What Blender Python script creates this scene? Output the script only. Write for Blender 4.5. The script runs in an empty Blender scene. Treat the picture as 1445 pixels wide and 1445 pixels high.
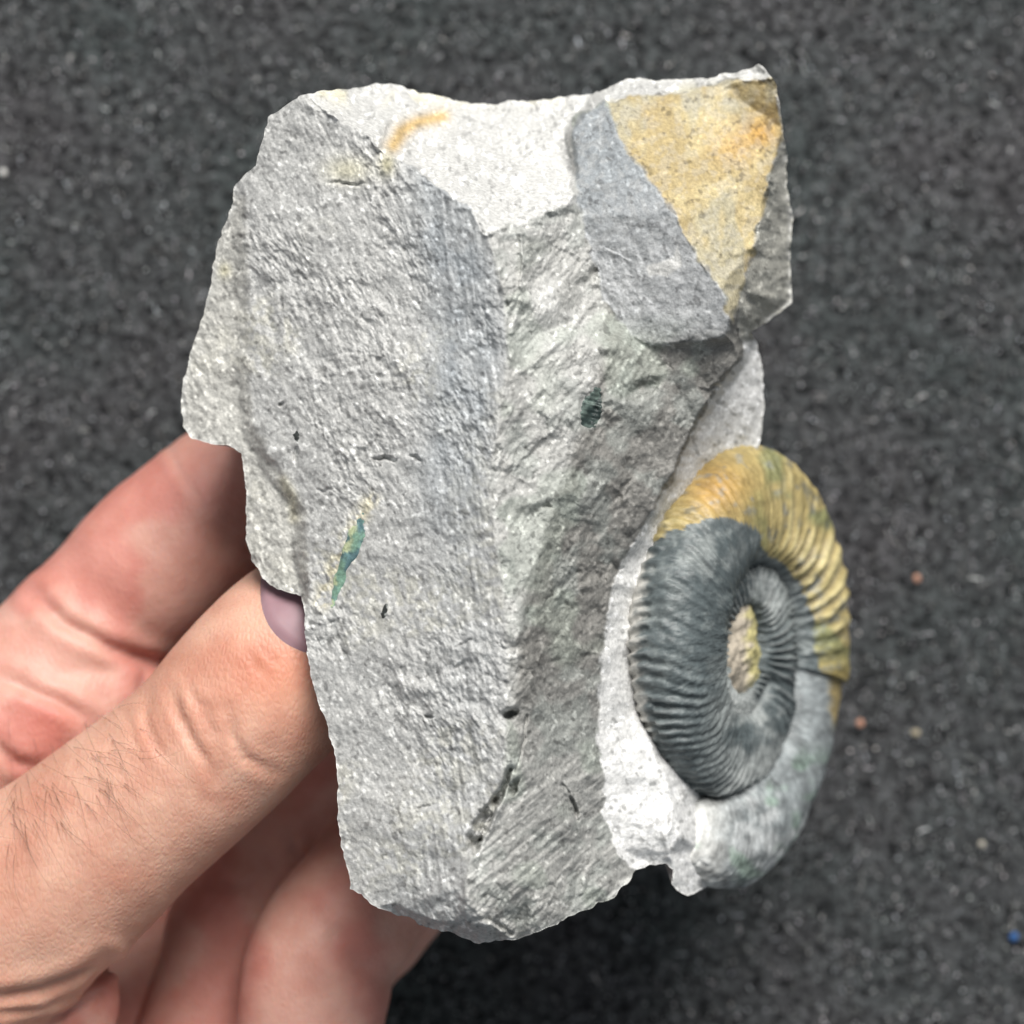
import bpy, bmesh, math, random
import numpy as np
from mathutils import Vector
from mathutils.bvhtree import BVHTree
from mathutils.geometry import delaunay_2d_cdt

random.seed(7)
RS = np.random.RandomState(11)
scene = bpy.context.scene
C = scene.collection

# ------------------------------------------------------------------ scale
# plan units: 1 u = 0.09 mm; rock crest at plan z = 0, cloth ZC below it
S = 9e-5
D = 3333.0            # camera to rock crest, in plan units (0.30 m)
ZC = 1180.0           # crest above cloth, in plan units (0.13 m)
MID = 722.5

# ------------------------------------------------------------------ camera
cam_d = bpy.data.cameras.new('camera')
cam = bpy.data.objects.new('camera', cam_d)
C.objects.link(cam)
scene.camera = cam
cam.location = (0, 0, (ZC + D) * S)
cam.rotation_euler = (0, 0, 0)
cam_d.sensor_width = 36
cam_d.lens = 36 * D / 1445
cam_d.clip_start = 0.01
cam_d.clip_end = 50
cam_d.dof.use_dof = True
cam_d.dof.focus_distance = (D + 110) * S
cam_d.dof.aperture_fstop = 15

# ------------------------------------------------------------------ world + lamps
w = bpy.data.worlds.new('World')
scene.world = w
w.use_nodes = True
bg = w.node_tree.nodes['Background']
bg.inputs[0].default_value = (0.88, 0.94, 1.0, 1)
bg.inputs[1].default_value = 0.34

def area_lamp(name, loc, target, size, power, col):
    d = bpy.data.lights.new(name, 'AREA')
    d.shape = 'DISK'
    d.size = size
    d.energy = power
    d.color = col
    o = bpy.data.objects.new(name, d)
    C.objects.link(o)
    o.location = loc
    o.rotation_euler = (Vector(target) - Vector(loc)).to_track_quat('-Z', 'Y').to_euler()
    return o
area_lamp('ceiling_lamp', (0.22, 0.95, 1.15), (0, 0, 0.1), 0.85, 44, (1.0, 0.97, 0.93))

scene.view_settings.view_transform = 'Standard'
scene.view_settings.look = 'None'
scene.view_settings.exposure = 0
scene.view_settings.gamma = 1
scene.render.engine = 'CYCLES'

# ------------------------------------------------------------------ helpers
def srgb(r, g, b):
    f = lambda c: c / 12.92 if c <= 0.04045 else ((c + 0.055) / 1.055) ** 2.4
    return np.array([f(r / 255), f(g / 255), f(b / 255)])

def W(px, py, z):
    k = (D - z) / D * S
    return np.stack([(px - MID) * k, -(py - MID) * k, (z + ZC) * S], -1)

def proj(co):
    z = co[:, 2] / S - ZC
    k = (D - z) / D * S
    return co[:, 0] / k + MID, -co[:, 1] / k + MID, z

def _hash(ix, iy, seed):
    h = (ix.astype(np.int64) * 374761393 + iy.astype(np.int64) * 668265263 + seed * 974711) & 0x7fffffff
    h = ((h ^ (h >> 13)) * 1274126177) & 0x7fffffff
    h = ((h ^ (h >> 16)) * 2246822519) & 0x7fffffff
    return ((h ^ (h >> 15)) & 0xffff) / 32767.5 - 1.0

def vnoise(x, y, seed=0):
    ix = np.floor(x); iy = np.floor(y)
    fx = x - ix; fy = y - iy
    ux = fx * fx * fx * (fx * (fx * 6 - 15) + 10)
    uy = fy * fy * fy * (fy * (fy * 6 - 15) + 10)
    a = _hash(ix, iy, seed); b = _hash(ix + 1, iy, seed)
    c = _hash(ix, iy + 1, seed); d = _hash(ix + 1, iy + 1, seed)
    return (a * (1 - ux) + b * ux) * (1 - uy) + (c * (1 - ux) + d * ux) * uy

def fbm(x, y, period, octs=3, seed=0, gain=0.5):
    v = 0; a = 1; p = period; t = 0
    for o in range(octs):
        ang = 0.6 * o + 0.3
        xr = x * math.cos(ang) - y * math.sin(ang); yr = x * math.sin(ang) + y * math.cos(ang)
        v = v + a * vnoise(xr / p + 17.3 * o, yr / p - 9.1 * o, seed + o); t += a
        a *= gain; p *= 0.5
    return v / t

def aniso(x, y, dx, dy, pc, pa, octs=2, seed=0):
    al = x * dx + y * dy; ac = -x * dy + y * dx
    v = 0; a = 1; t = 0
    for o in range(octs):
        v = v + a * vnoise(ac / pc * 2 ** o + 5.7 * o, al / pa * 2 ** o + 3.1 * o, seed + o); t += a; a *= .55
    return v / t

def sstep(a, b, x):
    t = np.clip((x - a) / (b - a), 0, 1)
    return t * t * (3 - 2 * t)

def inpoly(x, y, poly):
    r = np.zeros(x.shape, bool)
    n = len(poly)
    for i in range(n):
        x1, y1 = poly[i][:2]; x2, y2 = poly[(i + 1) % n][:2]
        if y1 == y2: continue
        c = ((y1 > y) != (y2 > y)) & (x < (x2 - x1) * (y - y1) / (y2 - y1) + x1)
        r ^= c
    return r

def dist_line(x, y, line):
    d = np.full(x.shape, 1e9)
    for (x1, y1), (x2, y2) in zip(line[:-1], line[1:]):
        vx, vy = x2 - x1, y2 - y1
        t = np.clip(((x - x1) * vx + (y - y1) * vy) / (vx * vx + vy * vy + 1e-9), 0, 1)
        d = np.minimum(d, np.hypot(x - x1 - t * vx, y - y1 - t * vy))
    return d

def soft_poly(x, y, poly, wob=6, soft=3, seed=0, period=16):
    """0..1 mask of a polygon with a ragged border"""
    p = [q[:2] for q in poly]
    if x.ndim == 2:
        pad = 3 * wob + soft
        xa, xb = min(q[0] for q in p) - pad, max(q[0] for q in p) + pad; ya, yb = min(q[1] for q in p) - pad, max(q[1] for q in p) + pad
        jj = np.nonzero((x[0] >= xa) & (x[0] <= xb))[0]; ii = np.nonzero((y[:, 0] >= ya) & (y[:, 0] <= yb))[0]
        out = np.zeros(x.shape); sl = (slice(ii[0], ii[-1] + 1), slice(jj[0], jj[-1] + 1))
        out[sl] = soft_poly(x[sl].ravel(), y[sl].ravel(), poly, wob, soft, seed, period).reshape(x[sl].shape)
        return out
    wx = x + wob * fbm(x, y, period, 3, seed); wy = y + wob * fbm(x, y, period, 3, seed + 50)
    d = dist_line(wx, wy, p + [p[0]])
    s = np.where(inpoly(wx, wy, p), d, -d)
    return sstep(-soft, soft, s)

def mesh_obj(name, co, faces, mat, parent=None, smooth=True, cols=None):
    me = bpy.data.meshes.new(name)
    co = np.ascontiguousarray(co, dtype=np.float32)
    if isinstance(faces, np.ndarray):
        k = faces.shape[1]; nf = faces.shape[0]
        me.vertices.add(len(co)); me.vertices.foreach_set('co', co.ravel())
        me.loops.add(nf * k); me.loops.foreach_set('vertex_index', faces.astype(np.int32).ravel())
        me.polygons.add(nf)
        me.polygons.foreach_set('loop_start', np.arange(0, nf * k, k, dtype=np.int32))
        me.update(calc_edges=True)
    else:
        me.from_pydata(co.tolist(), [], [list(f) for f in faces])
    me.validate()
    if smooth:
        me.polygons.foreach_set('use_smooth', np.ones(len(me.polygons), bool))
    if cols is not None:
        a = me.color_attributes.new('Col', 'FLOAT_COLOR', 'POINT')
        rgba = np.ones((len(co), 4), np.float32); rgba[:, :3] = cols
        a.data.foreach_set('color', rgba.ravel())
    me.materials.append(mat)
    me.update()
    o = bpy.data.objects.new(name, me)
    C.objects.link(o)
    if parent is not None: o.parent = parent
    return o

def tag(o, label=None, cat=None, group=None, kind=None):
    if label: o['label'] = label
    if cat: o['category'] = cat
    if group: o['group'] = group
    if kind: o['kind'] = kind
    return o

def empty(name, loc):
    o = bpy.data.objects.new(name, None)
    C.objects.link(o); o.location = loc
    o.empty_display_size = 0.01
    return o

def new_mat(name):
    m = bpy.data.materials.new(name); m.use_nodes = True
    nt = m.node_tree
    return m, nt, nt.nodes['Principled BSDF']

def N(nt, typ, **kw):
    n = nt.nodes.new(typ)
    for k, v in kw.items():
        if k.startswith('i_'):
            n.inputs[k[2:].replace('_', ' ')].default_value = v
        else:
            setattr(n, k, v)
    return n

# ------------------------------------------------------------------ materials
def attr_mat(name, rough, nscale, lo, hi, bump, bscale, spec=0.3, dist=2e-4):
    """vertex base colour x grain noise, with fine relief"""
    m, nt, p = new_mat(name)
    L = nt.links.new
    at = N(nt, 'ShaderNodeAttribute', attribute_name='Col')
    tc = N(nt, 'ShaderNodeTexCoord')
    n1 = N(nt, 'ShaderNodeTexNoise', i_Scale=nscale, i_Detail=4.0, i_Roughness=0.65)
    L(tc.outputs['Object'], n1.inputs['Vector'])
    mr = N(nt, 'ShaderNodeMapRange')
    mr.inputs[1].default_value = .3; mr.inputs[2].default_value = .7
    mr.inputs[3].default_value = lo; mr.inputs[4].default_value = hi
    L(n1.outputs['Fac'], mr.inputs[0])
    mx = N(nt, 'ShaderNodeMix', data_type='RGBA', blend_type='MULTIPLY')
    mx.inputs['Factor'].default_value = 1
    L(at.outputs['Color'], mx.inputs['A']); L(mr.outputs[0], mx.inputs['B'])
    L(mx.outputs['Result'], p.inputs['Base Color'])
    n2 = N(nt, 'ShaderNodeTexNoise', i_Scale=bscale, i_Detail=5.0, i_Roughness=0.7)
    L(tc.outputs['Object'], n2.inputs['Vector'])
    b = N(nt, 'ShaderNodeBump', i_Strength=bump, i_Distance=dist)
    L(n2.outputs['Fac'], b.inputs['Height']); L(b.outputs[0], p.inputs['Normal'])
    p.inputs['Roughness'].default_value = rough
    p.inputs['Specular IOR Level'].default_value = spec
    return m

M_rock = attr_mat('rock_limestone', 0.62, 1800, 0.72, 1.28, 0.55, 3200, 0.45)
M_shell = attr_mat('fossil_shell', 0.5, 1500, 0.8, 1.2, 0.35, 2500, 0.5)
M_frag = attr_mat('shell_fragment', 0.35, 2200, 0.6, 1.35, 0.6, 3500, 0.5)

# skin
M_skin, nt, p = new_mat('skin')
L = nt.links.new
at = N(nt, 'ShaderNodeAttribute', attribute_name='Col')
tc = N(nt, 'ShaderNodeTexCoord')
n1 = N(nt, 'ShaderNodeTexNoise', i_Scale=160.0, i_Detail=4.0, i_Roughness=0.6)
L(tc.outputs['Object'], n1.inputs['Vector'])
rp = N(nt, 'ShaderNodeValToRGB')
rp.color_ramp.elements[0].position = .35; rp.color_ramp.elements[0].color = (.93, .82, .80, 1)
rp.color_ramp.elements[1].position = .65; rp.color_ramp.elements[1].color = (1.05, 1.05, 1.05, 1)
L(n1.outputs['Fac'], rp.inputs[0])
mx = N(nt, 'ShaderNodeMix', data_type='RGBA', blend_type='MULTIPLY'); mx.inputs['Factor'].default_value = 1
L(at.outputs['Color'], mx.inputs['A']); L(rp.outputs[0], mx.inputs['B'])
L(mx.outputs['Result'], p.inputs['Base Color'])
vo = N(nt, 'ShaderNodeTexVoronoi', i_Scale=1500.0, feature='DISTANCE_TO_EDGE')
n3 = N(nt, 'ShaderNodeTexNoise', i_Scale=900.0, i_Detail=3.0)
L(tc.outputs['Object'], n3.inputs['Vector'])
mpv = N(nt, 'ShaderNodeMapping'); mpv.inputs['Scale'].default_value = (1, 0.55, 1); mpv.inputs['Rotation'].default_value = (0, 0, 0.75)
L(tc.outputs['Object'], mpv.inputs[0]); L(mpv.outputs[0], vo.inputs['Vector'])
b1 = N(nt, 'ShaderNodeBump', i_Strength=0.7, i_Distance=2e-4); L(vo.outputs['Distance'], b1.inputs['Height'])
b2 = N(nt, 'ShaderNodeBump', i_Strength=0.25, i_Distance=2e-4); L(n3.outputs['Fac'], b2.inputs['Height']); L(b1.outputs[0], b2.inputs['Normal'])
L(b2.outputs[0], p.inputs['Normal'])
p.inputs['Roughness'].default_value = 0.5
p.inputs['Specular IOR Level'].default_value = 0.35
p.inputs['Subsurface Weight'].default_value = 0.55
p.inputs['Subsurface Radius'].default_value = (1.0, 0.35, 0.18)
p.inputs['Subsurface Scale'].default_value = 0.0022

M_nail, nt, p = new_mat('finger_nail')
tc = N(nt, 'ShaderNodeTexCoord')
n1 = N(nt, 'ShaderNodeTexNoise', i_Scale=220.0, i_Detail=3.0); nt.links.new(tc.outputs['Object'], n1.inputs['Vector'])
rp = N(nt, 'ShaderNodeValToRGB')
rp.color_ramp.elements[0].position = .3; rp.color_ramp.elements[0].color = (*srgb(136, 107, 114), 1)
rp.color_ramp.elements[1].position = .7; rp.color_ramp.elements[1].color = (*srgb(150, 120, 126), 1)
nt.links.new(n1.outputs['Fac'], rp.inputs[0]); nt.links.new(rp.outputs[0], p.inputs['Base Color'])
p.inputs['Roughness'].default_value = 0.45
p.inputs['Specular IOR Level'].default_value = 0.25
p.inputs['Subsurface Weight'].default_value = 0.3
p.inputs['Subsurface Radius'].default_value = (1, .4, .25)
p.inputs['Subsurface Scale'].default_value = 0.002

M_hair, nt, p = new_mat('hair')
n1 = N(nt, 'ShaderNodeTexNoise', i_Scale=60.0)
rp = N(nt, 'ShaderNodeValToRGB')
rp.color_ramp.elements[0].color = (.09, .05, .03, 1); rp.color_ramp.elements[1].color = (.2, .115, .07, 1)
nt.links.new(n1.outputs['Fac'], rp.inputs[0]); nt.links.new(rp.outputs[0], p.inputs['Base Color'])
p.inputs['Roughness'].default_value = 0.45

# cloth
M_cloth, nt, p = new_mat('charcoal_cloth')
L = nt.links.new
tc = N(nt, 'ShaderNodeTexCoord')
n1 = N(nt, 'ShaderNodeTexNoise', i_Scale=650.0, i_Detail=5.0, i_Roughness=0.75)
n2 = N(nt, 'ShaderNodeTexNoise', i_Scale=26.0, i_Detail=3.0)
L(tc.outputs['Object'], n1.inputs['Vector']); L(tc.outputs['Object'], n2.inputs['Vector'])
rp = N(nt, 'ShaderNodeValToRGB')
rp.color_ramp.elements[0].position = .42; rp.color_ramp.elements[0].color = (.006, .006, .007, 1)
rp.color_ramp.elements[1].position = .60; rp.color_ramp.elements[1].color = (.092, .094, .098, 1)
n1b = N(nt, 'ShaderNodeTexNoise', i_Scale=300.0, i_Detail=4.0, i_Roughness=0.7); L(tc.outputs['Object'], n1b.inputs['Vector'])
av = N(nt, 'ShaderNodeMix', data_type='FLOAT'); av.inputs[0].default_value = .3
L(n1.outputs['Fac'], av.inputs[2]); L(n1b.outputs['Fac'], av.inputs[3]); L(av.outputs[0], rp.inputs[0])
rp2 = N(nt, 'ShaderNodeValToRGB')
rp2.color_ramp.elements[0].position = .35; rp2.color_ramp.elements[0].color = (.84, .96, .93, 1)
rp2.color_ramp.elements[1].position = .65; rp2.color_ramp.elements[1].color = (1.06, 1.03, 1.04, 1)
L(n2.outputs['Fac'], rp2.inputs[0])
mx = N(nt, 'ShaderNodeMix', data_type='RGBA', blend_type='MULTIPLY'); mx.inputs['Factor'].default_value = 1
L(rp.outputs[0], mx.inputs['A']); L(rp2.outputs[0], mx.inputs['B'])
L(mx.outputs['Result'], p.inputs['Base Color'])
b = N(nt, 'ShaderNodeBump', i_Strength=0.9, i_Distance=6e-4); L(n1.outputs['Fac'], b.inputs['Height']); L(b.outputs[0], p.inputs['Normal'])
p.inputs['Roughness'].default_value = 0.9
p.inputs['Specular IOR Level'].default_value = 0.15

M_fib = attr_mat('cloth_fibre', 0.6, 300, .8, 1.2, 0.0, 500, 0.4)
M_crumb = attr_mat('crumb', 0.7, 1500, .75, 1.2, 0.4, 2000, 0.3)

# ------------------------------------------------------------------ cloth (setting)
gx, gy = np.meshgrid(np.linspace(-0.6, 0.6, 160), np.linspace(-0.6, 0.6, 160))
gz = 0.0008 * fbm(gx, gy, 0.06, 3, 3)
nn = 160
idx = np.arange(nn * nn).reshape(nn, nn)
q = np.stack([idx[:-1, :-1], idx[:-1, 1:], idx[1:, 1:], idx[1:, :-1]], -1).reshape(-1, 4)
cloth = mesh_obj('table_cloth', np.stack([gx, gy, gz], -1).reshape(-1, 3), q, M_cloth)
tag(cloth, kind='structure', label='dark charcoal felt cloth lying under the hand and rock')

# nap of the felt: short curled fibres
nf = 60000
fx = RS.uniform(-.155, .155, nf); fy = RS.uniform(-.155, .155, nf)
ln = RS.uniform(.0005, .0022, nf); an = RS.uniform(0, 2 * math.pi, nf); cu = RS.uniform(-2.5, 2.5, nf)
wd = RS.uniform(.00004, .00012, nf); big_ = RS.rand(nf) < .26; wd[big_] = RS.uniform(.00008, .00017, big_.sum()); ln[big_] *= .3; ht = RS.uniform(.0003, .0010, nf)
seg = 4
pts = []
px_, py_ = fx.copy(), fy.copy(); a_ = an.copy()
for k in range(seg + 1):
    t = k / seg
    zz = .0006 + ht * np.sin(math.pi * (0.15 + .85 * t)) + 0.0008 * fbm(px_, py_, .06, 3, 3)
    nx_, ny_ = -np.sin(a_), np.cos(a_)
    pts.append(np.stack([px_ - nx_ * wd, py_ - ny_ * wd, zz], -1)); pts.append(np.stack([px_ + nx_ * wd, py_ + ny_ * wd, zz], -1))
    px_ = px_ + np.cos(a_) * ln / seg; py_ = py_ + np.sin(a_) * ln / seg; a_ = a_ + cu / seg
V_ = np.stack(pts, 1)                                 # nf, 2(seg+1), 3
base = (np.arange(nf) * 2 * (seg + 1))[:, None]
F_ = np.concatenate([base + np.array([[2 * k, 2 * k + 1, 2 * k + 3, 2 * k + 2]]) for k in range(seg)], 0)
br = np.clip(np.exp(RS.normal(-3.0, .9, nf)), .01, .7)
br[big_] = RS.uniform(.14, .6, big_.sum())
tint = np.stack([br * RS.uniform(.92, 1.06, nf), br, br * RS.uniform(.95, 1.1, nf)], -1)
fib = mesh_obj('cloth_nap', V_.reshape(-1, 3), F_, M_fib, cols=np.repeat(tint, 2 * (seg + 1), 0))
tag(fib, 'short curled grey fibres of the charcoal felt nap', 'felt nap', kind='stuff')

# small crumbs on the cloth
def crumb(px, py, r, col, label, seed, group=None):
    z = -ZC + 16
    c = W(np.array([px]), np.array([py]), np.array([z]))[0]
    bm = bmesh.new(); bmesh.ops.create_icosphere(bm, subdivisions=2, radius=r)
    rr = random.Random(seed)
    off = [Vector((rr.uniform(-1, 1), rr.uniform(-1, 1), rr.uniform(-1, 1))).normalized() for _ in range(5)]
    for v in bm.verts:
        d = v.co.normalized(); v.co *= 1 + .22 * sum(max(0, d.dot(o)) ** 3 * s for o, s in zip(off, (1, -1, 1, -1, 1)))
        v.co.z *= .75
    co = np.array([v.co[:] for v in bm.verts]); fa = np.array([[v.index for v in f.verts] for f in bm.faces]); bm.free()
    o = mesh_obj('crumb', co, fa, M_crumb, cols=np.tile(col, (len(co), 1)))
    o.location = (c[0], c[1], 0.0011 + r * .6)
    tag(o, label, 'crumb', 'small crumbs lying on the charcoal cloth')
crumb(1293, 816, .0007, srgb(172, 130, 110), 'peach crumb on the charcoal cloth, level with the yellow band of the ammonite', 1)
crumb(1213, 1020, .0007, srgb(168, 126, 106), 'peach crumb on the charcoal cloth close beside the ammonite rim', 2)
crumb(1292, 1034, .00065, srgb(156, 146, 124), 'cream crumb on the charcoal cloth beside the peach one by the ammonite rim', 3)
crumb(1430, 1322, .00075, srgb(46, 90, 146), 'tiny blue crumb on the charcoal cloth, the only blue one', 4)
crumb(5, 243, .0006, srgb(200, 200, 196), 'pale grey crumb on the cloth, above the index finger', 5)
crumb(1385, 1192, .00055, srgb(170, 165, 152), 'dull beige crumb on the cloth between the blue and the cream crumbs', 6)

# ------------------------------------------------------------------ rock: plan of the broken faces
OUT = [(428,133,-140),(417,141,-145),(396,152,-160),(376,164,-170),(371,198,-175),(360,233,-185),(334,261,-215),(329,285,-220),
(305,351,-240),(294,410,-250),(275,472,-260),(256,551,-270),(256,574,-270),(258,602,-270),(272,619,-262),(300,626,-250),(324,630,-240),
(339,640,-235),(343,668,-235),(348,699,-232),(346,737,-235),(345,761,-235),(355,792,-230),(372,816,-220),(393,832,-210),(424,842,-195),
(429,858,-165),(432,906,-155),(434,932,-152),(442,970,-148),(458,1015,-140),(470,1053,-133),(475,1101,-130),(477,1157,-128),(484,1209,-124),
(494,1255,-120),(510,1264,-115),(534,1281,-105),(569,1292,-130),(607,1311,-150),(635,1316,-150),(676,1333,-140),(700,1330,-120),(731,1325,-110),
(752,1319,-95),(787,1304,-115),(828,1283,-150),(866,1266,-190),(884,1247,-215),(891,1229,-235),(917,1219,-258),(939,1219,-264),(949,1227,-266),
(947,1246,-272),(955,1259,-285),(971,1266,-310),(990,1257,-370),(1022,1236,-450),(1055,1190,-530),(1095,1110,-600),(1125,1000,-650),
(1130,900,-670),(1120,800,-650),(1100,720,-600),(1085,665,-520),(1072,630,-450),(1078,574,-440),(1078,543,-435),(1066,484,-420),(1058,468,-300),
(1086,451,-380),(1117,427,-430),(1116,371,-430),(1117,309,-430),(1110,233,-400),(1107,191,-340),(1097,122,-270),(1083,101,-265),(1071,89,-270),
(1052,98,-300),(1031,105,-330),(972,114,-350),(941,112,-355),(903,110,-360),(875,117,-360),(837,131,-365),(806,134,-370),(775,140,-375),
(744,145,-380),(720,142,-385),(702,148,-385),(675,147,-380),(640,141,-370),(594,133,-350),(566,122,-340),(531,117,-320),(507,126,-280),
(476,127,-230),(441,132,-160)]
TF = [(428,133,-140),(445,150,-132),(463,158,-125),(478,168,-118),(500,180,-108),(523,190,-97),(535,213,-90),(549,218,-83),(565,222,-75),(590,247,-62),
(620,262,-47),(645,285,-33),(665,292,-20),(680,322,-8),(690,332,0),(703,320,-4),(730,318,-20),(765,300,-60),(800,290,-105),(810,279,-130)]
BLT = [(814,270,-150),(815,240,-175),(809,195,-200),(815,170,-215),(835,152,-225),(856,144,-215),(905,138,-240),(960,133,-260),(1015,118,-265),(1040,115,-262),(1090,112,-258)]
BLB = [(804,268,-165),(806,240,-215),(800,195,-285),(806,165,-325),(830,146,-340)]
BR = [(856,144,-215),(872,190,-165),(905,240,-130),(950,300,-95),(990,370,-75),(1020,410,-68),(1030,445,-75),(1024,474,-85)]
BV = [(814,270,-150),(818,305,-150),(834,352,-155),(852,420,-160),(886,468,-145),(920,488,-130),(960,484,-115),(1024,474,-85)]
YR = [(1090,112,-258),(1103,185,-300),(1088,250,-215),(1066,340,-160),(1047,410,-125),(1038,450,-110),(1024,474,-85)]
SL = [(922,497,-142),(962,494,-135),(1000,488,-125),(1036,486,-138)]
FBT = [(1036,486,-138),(1042,505,-165),(1008,553,-165),(983,590,-168),(934,698,-175),(899,750,-178),(869,800,-175),(851,870,-165),(841,960,-165),
(839,1040,-170),(849,1100,-180),(847,1150,-185),(868,1200,-205),(891,1229,-235)]
FBB = [(1052,508,-380),(1020,558,-320),(994,595,-290),(944,703,-245),(910,755,-225),(880,804,-210),(861,872,-192),(851,962,-180),(849,1042,-182),
(858,1100,-190),(857,1150,-198),(878,1197,-222)]
RID = [(690,332,0),(712,420,0),(718,500,0),(704,600,3),(690,680,5),(700,760,5),(712,840,4),(718,940,3),(716,1005,2),(713,1075,0),(703,1140,-4),
(672,1190,-5),(656,1250,-8),(662,1278,-12),(690,1306,-40),(700,1330,-120)]
LST = [(346,300,-195),(350,420,-205),(352,520,-208),(358,600,-205),(390,660,-190),(430,720,-165),(437,800,-155),(434,846,-154)]
LSB = [(330,300,-218),(332,420,-228),(333,520,-232),(338,605,-234),(372,668,-222),(412,728,-200),(414,800,-196)]
BE = [(520,1262,-110),(565,1280,-88),(605,1297,-72),(640,1302,-55),(664,1296,-34),(690,1306,-40)]
RD = [(852,492,-104),(832,560,-80),(806,640,-58),(778,720,-40),(750,800,-22),(731,890,-6)]
CR = [(724,1062,-10),(712,1148,-26),(684,1196,-30),(672,1248,-22)]
PTS = [(915,1100,-225),(958,1180,-240),(1000,1100,-430),(1000,900,-440),(960,900,-370),(1000,700,-395),(1040,640,-420),(892,1000,-245),
       (944,1110,-245),(942,1205,-246),(985,1200,-330),(1000,1140,-390),(560,700,-72),(500,400,-112),(780,1130,-75),(800,1220,-115),(740,1240,-50),(830,1100,-150),
       (748,560,-34),(738,400,-34),(738,480,-36),(775,430,-62),(728,640,-24),(736,740,-22),(815,450,-112),(600,200,-240),(700,230,-200),(560,165,-245)]
LINES = [OUT + [OUT[0]], TF, BLT, BLB, BR, BV, YR, SL, FBT, FBB, RID, LST, LSB, CR, BE, RD]
vid = {}; cz = []; edges = []; vin = []
def vadd(p):
    k = (p[0], p[1])
    if k not in vid:
        vid[k] = len(vin); vin.append(Vector(k)); cz.append(p[2])
    return vid[k]
for ln_ in LINES:
    ii = [vadd(p) for p in ln_]
    edges += [(a, b) for a, b in zip(ii[:-1], ii[1:]) if a != b]
for p in PTS: vadd(p)
res = delaunay_2d_cdt(vin, edges, [], 0, 1e-4)
ov, otri, osrc = res[0], res[2], res[3]
oz = [np.mean([cz[i] for i in s]) if s else None for s in osrc]
for i, z in enumerate(oz):
    if z is None:
        d2 = [(v.x - ov[i].x) ** 2 + (v.y - ov[i].y) ** 2 for v in vin]; oz[i] = cz[int(np.argmin(d2))]

# height raster in plan space, 2 u cells, edge-extended so the rim can be warped
STEP = 1.45
X0, Y0, X1, Y1 = 236, 70, 1216, 1352
rx = np.arange(X0, X1, STEP); ry = np.arange(Y0, Y1, STEP)
GX, GY = np.meshgrid(rx, ry)
def raster(ov, otri, oz, clip=None):
    Z = np.full(GX.shape, np.nan)
    for t in otri:
        a, b, c = [ov[i] for i in t]; za, zb, zc = [oz[i] for i in t]
        if clip is not None and not inpoly(np.array([(a.x + b.x + c.x) / 3]), np.array([(a.y + b.y + c.y) / 3]), clip)[0]: continue
        x_0, x_1 = min(a.x, b.x, c.x), max(a.x, b.x, c.x); y_0, y_1 = min(a.y, b.y, c.y), max(a.y, b.y, c.y)
        i0, i1 = max(0, int((y_0 - Y0) / STEP)), max(0, int((y_1 - Y0) / STEP) + 2); j0, j1 = max(0, int((x_0 - X0) / STEP)), max(0, int((x_1 - X0) / STEP) + 2)
        xs, ys = GX[i0:i1, j0:j1], GY[i0:i1, j0:j1]
        det = (b.y - c.y) * (a.x - c.x) + (c.x - b.x) * (a.y - c.y)
        if abs(det) < 1e-6 or xs.size == 0: continue
        l1 = ((b.y - c.y) * (xs - c.x) + (c.x - b.x) * (ys - c.y)) / det
        l2 = ((c.y - a.y) * (xs - c.x) + (a.x - c.x) * (ys - c.y)) / det
        l3 = 1 - l1 - l2
        m = (l1 >= -1e-6) & (l2 >= -1e-6) & (l3 >= -1e-6)
        Z[i0:i1, j0:j1][m] = (l1 * za + l2 * zb + l3 * zc)[m]
    return Z
Z0 = raster(ov, otri, oz, OUT)
def facets(n, seed):
    """chipped plates: a random triangulation with random corner heights"""
    rs = np.random.RandomState(seed)
    pt = [Vector((rs.uniform(X0 - 60, X1 + 60), rs.uniform(Y0 - 60, Y1 + 60))) for _ in range(n)]
    pt += [Vector(q) for q in ((X0 - 90, Y0 - 90), (X1 + 90, Y0 - 90), (X0 - 90, Y1 + 90), (X1 + 90, Y1 + 90))]
    q = delaunay_2d_cdt(pt, [], [], 0, 1e-4)
    return np.nan_to_num(raster(q[0], q[2], list(rs.uniform(-1, 1, len(q[0])))))
FA, FB_, FC_ = facets(420, 5), facets(1500, 6), facets(5200, 9)
for it in range(14):                                  # extend outwards a little
    nanm = np.isnan(Z0)
    acc = np.zeros_like(Z0); cnt = np.zeros_like(Z0)
    for dy_, dx_ in ((0, 1), (0, -1), (1, 0), (-1, 0)):
        r = np.roll(Z0, (dy_, dx_), (0, 1)); ok = ~np.isnan(r)
        acc[ok] += r[ok]; cnt[ok] += 1
    f_ = nanm & (cnt > 0)
    Z0[f_] = acc[f_] / cnt[f_]
Z0 = np.nan_to_num(Z0, nan=-300)

def sample(Z, x, y):
    fx_ = np.clip((x - X0) / STEP, 0, Z.shape[1] - 1.001); fy_ = np.clip((y - Y0) / STEP, 0, Z.shape[0] - 1.001)
    ix, iy = fx_.astype(int), fy_.astype(int); fx_ = fx_ - ix; fy_ = fy_ - iy
    return (Z[iy, ix] * (1 - fx_) + Z[iy, ix + 1] * fx_) * (1 - fy_) + (Z[iy + 1, ix] * (1 - fx_) + Z[iy + 1, ix + 1] * fx_) * fy_

wx = GX + 6 * fbm(GX, GY, 30, 4, 101, .6); wy = GY + 6 * fbm(GX, GY, 30, 4, 151, .6)
Zb = sample(Z0, wx, wy)
def blur(Z, n):
    for _ in range(n):
        Z = (np.roll(Z, 1, 0) + np.roll(Z, -1, 0) + 2 * Z) / 4
        Z = (np.roll(Z, 1, 1) + np.roll(Z, -1, 1) + 2 * Z) / 4
    return Z
Zb = blur(Zb, 2)

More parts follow.
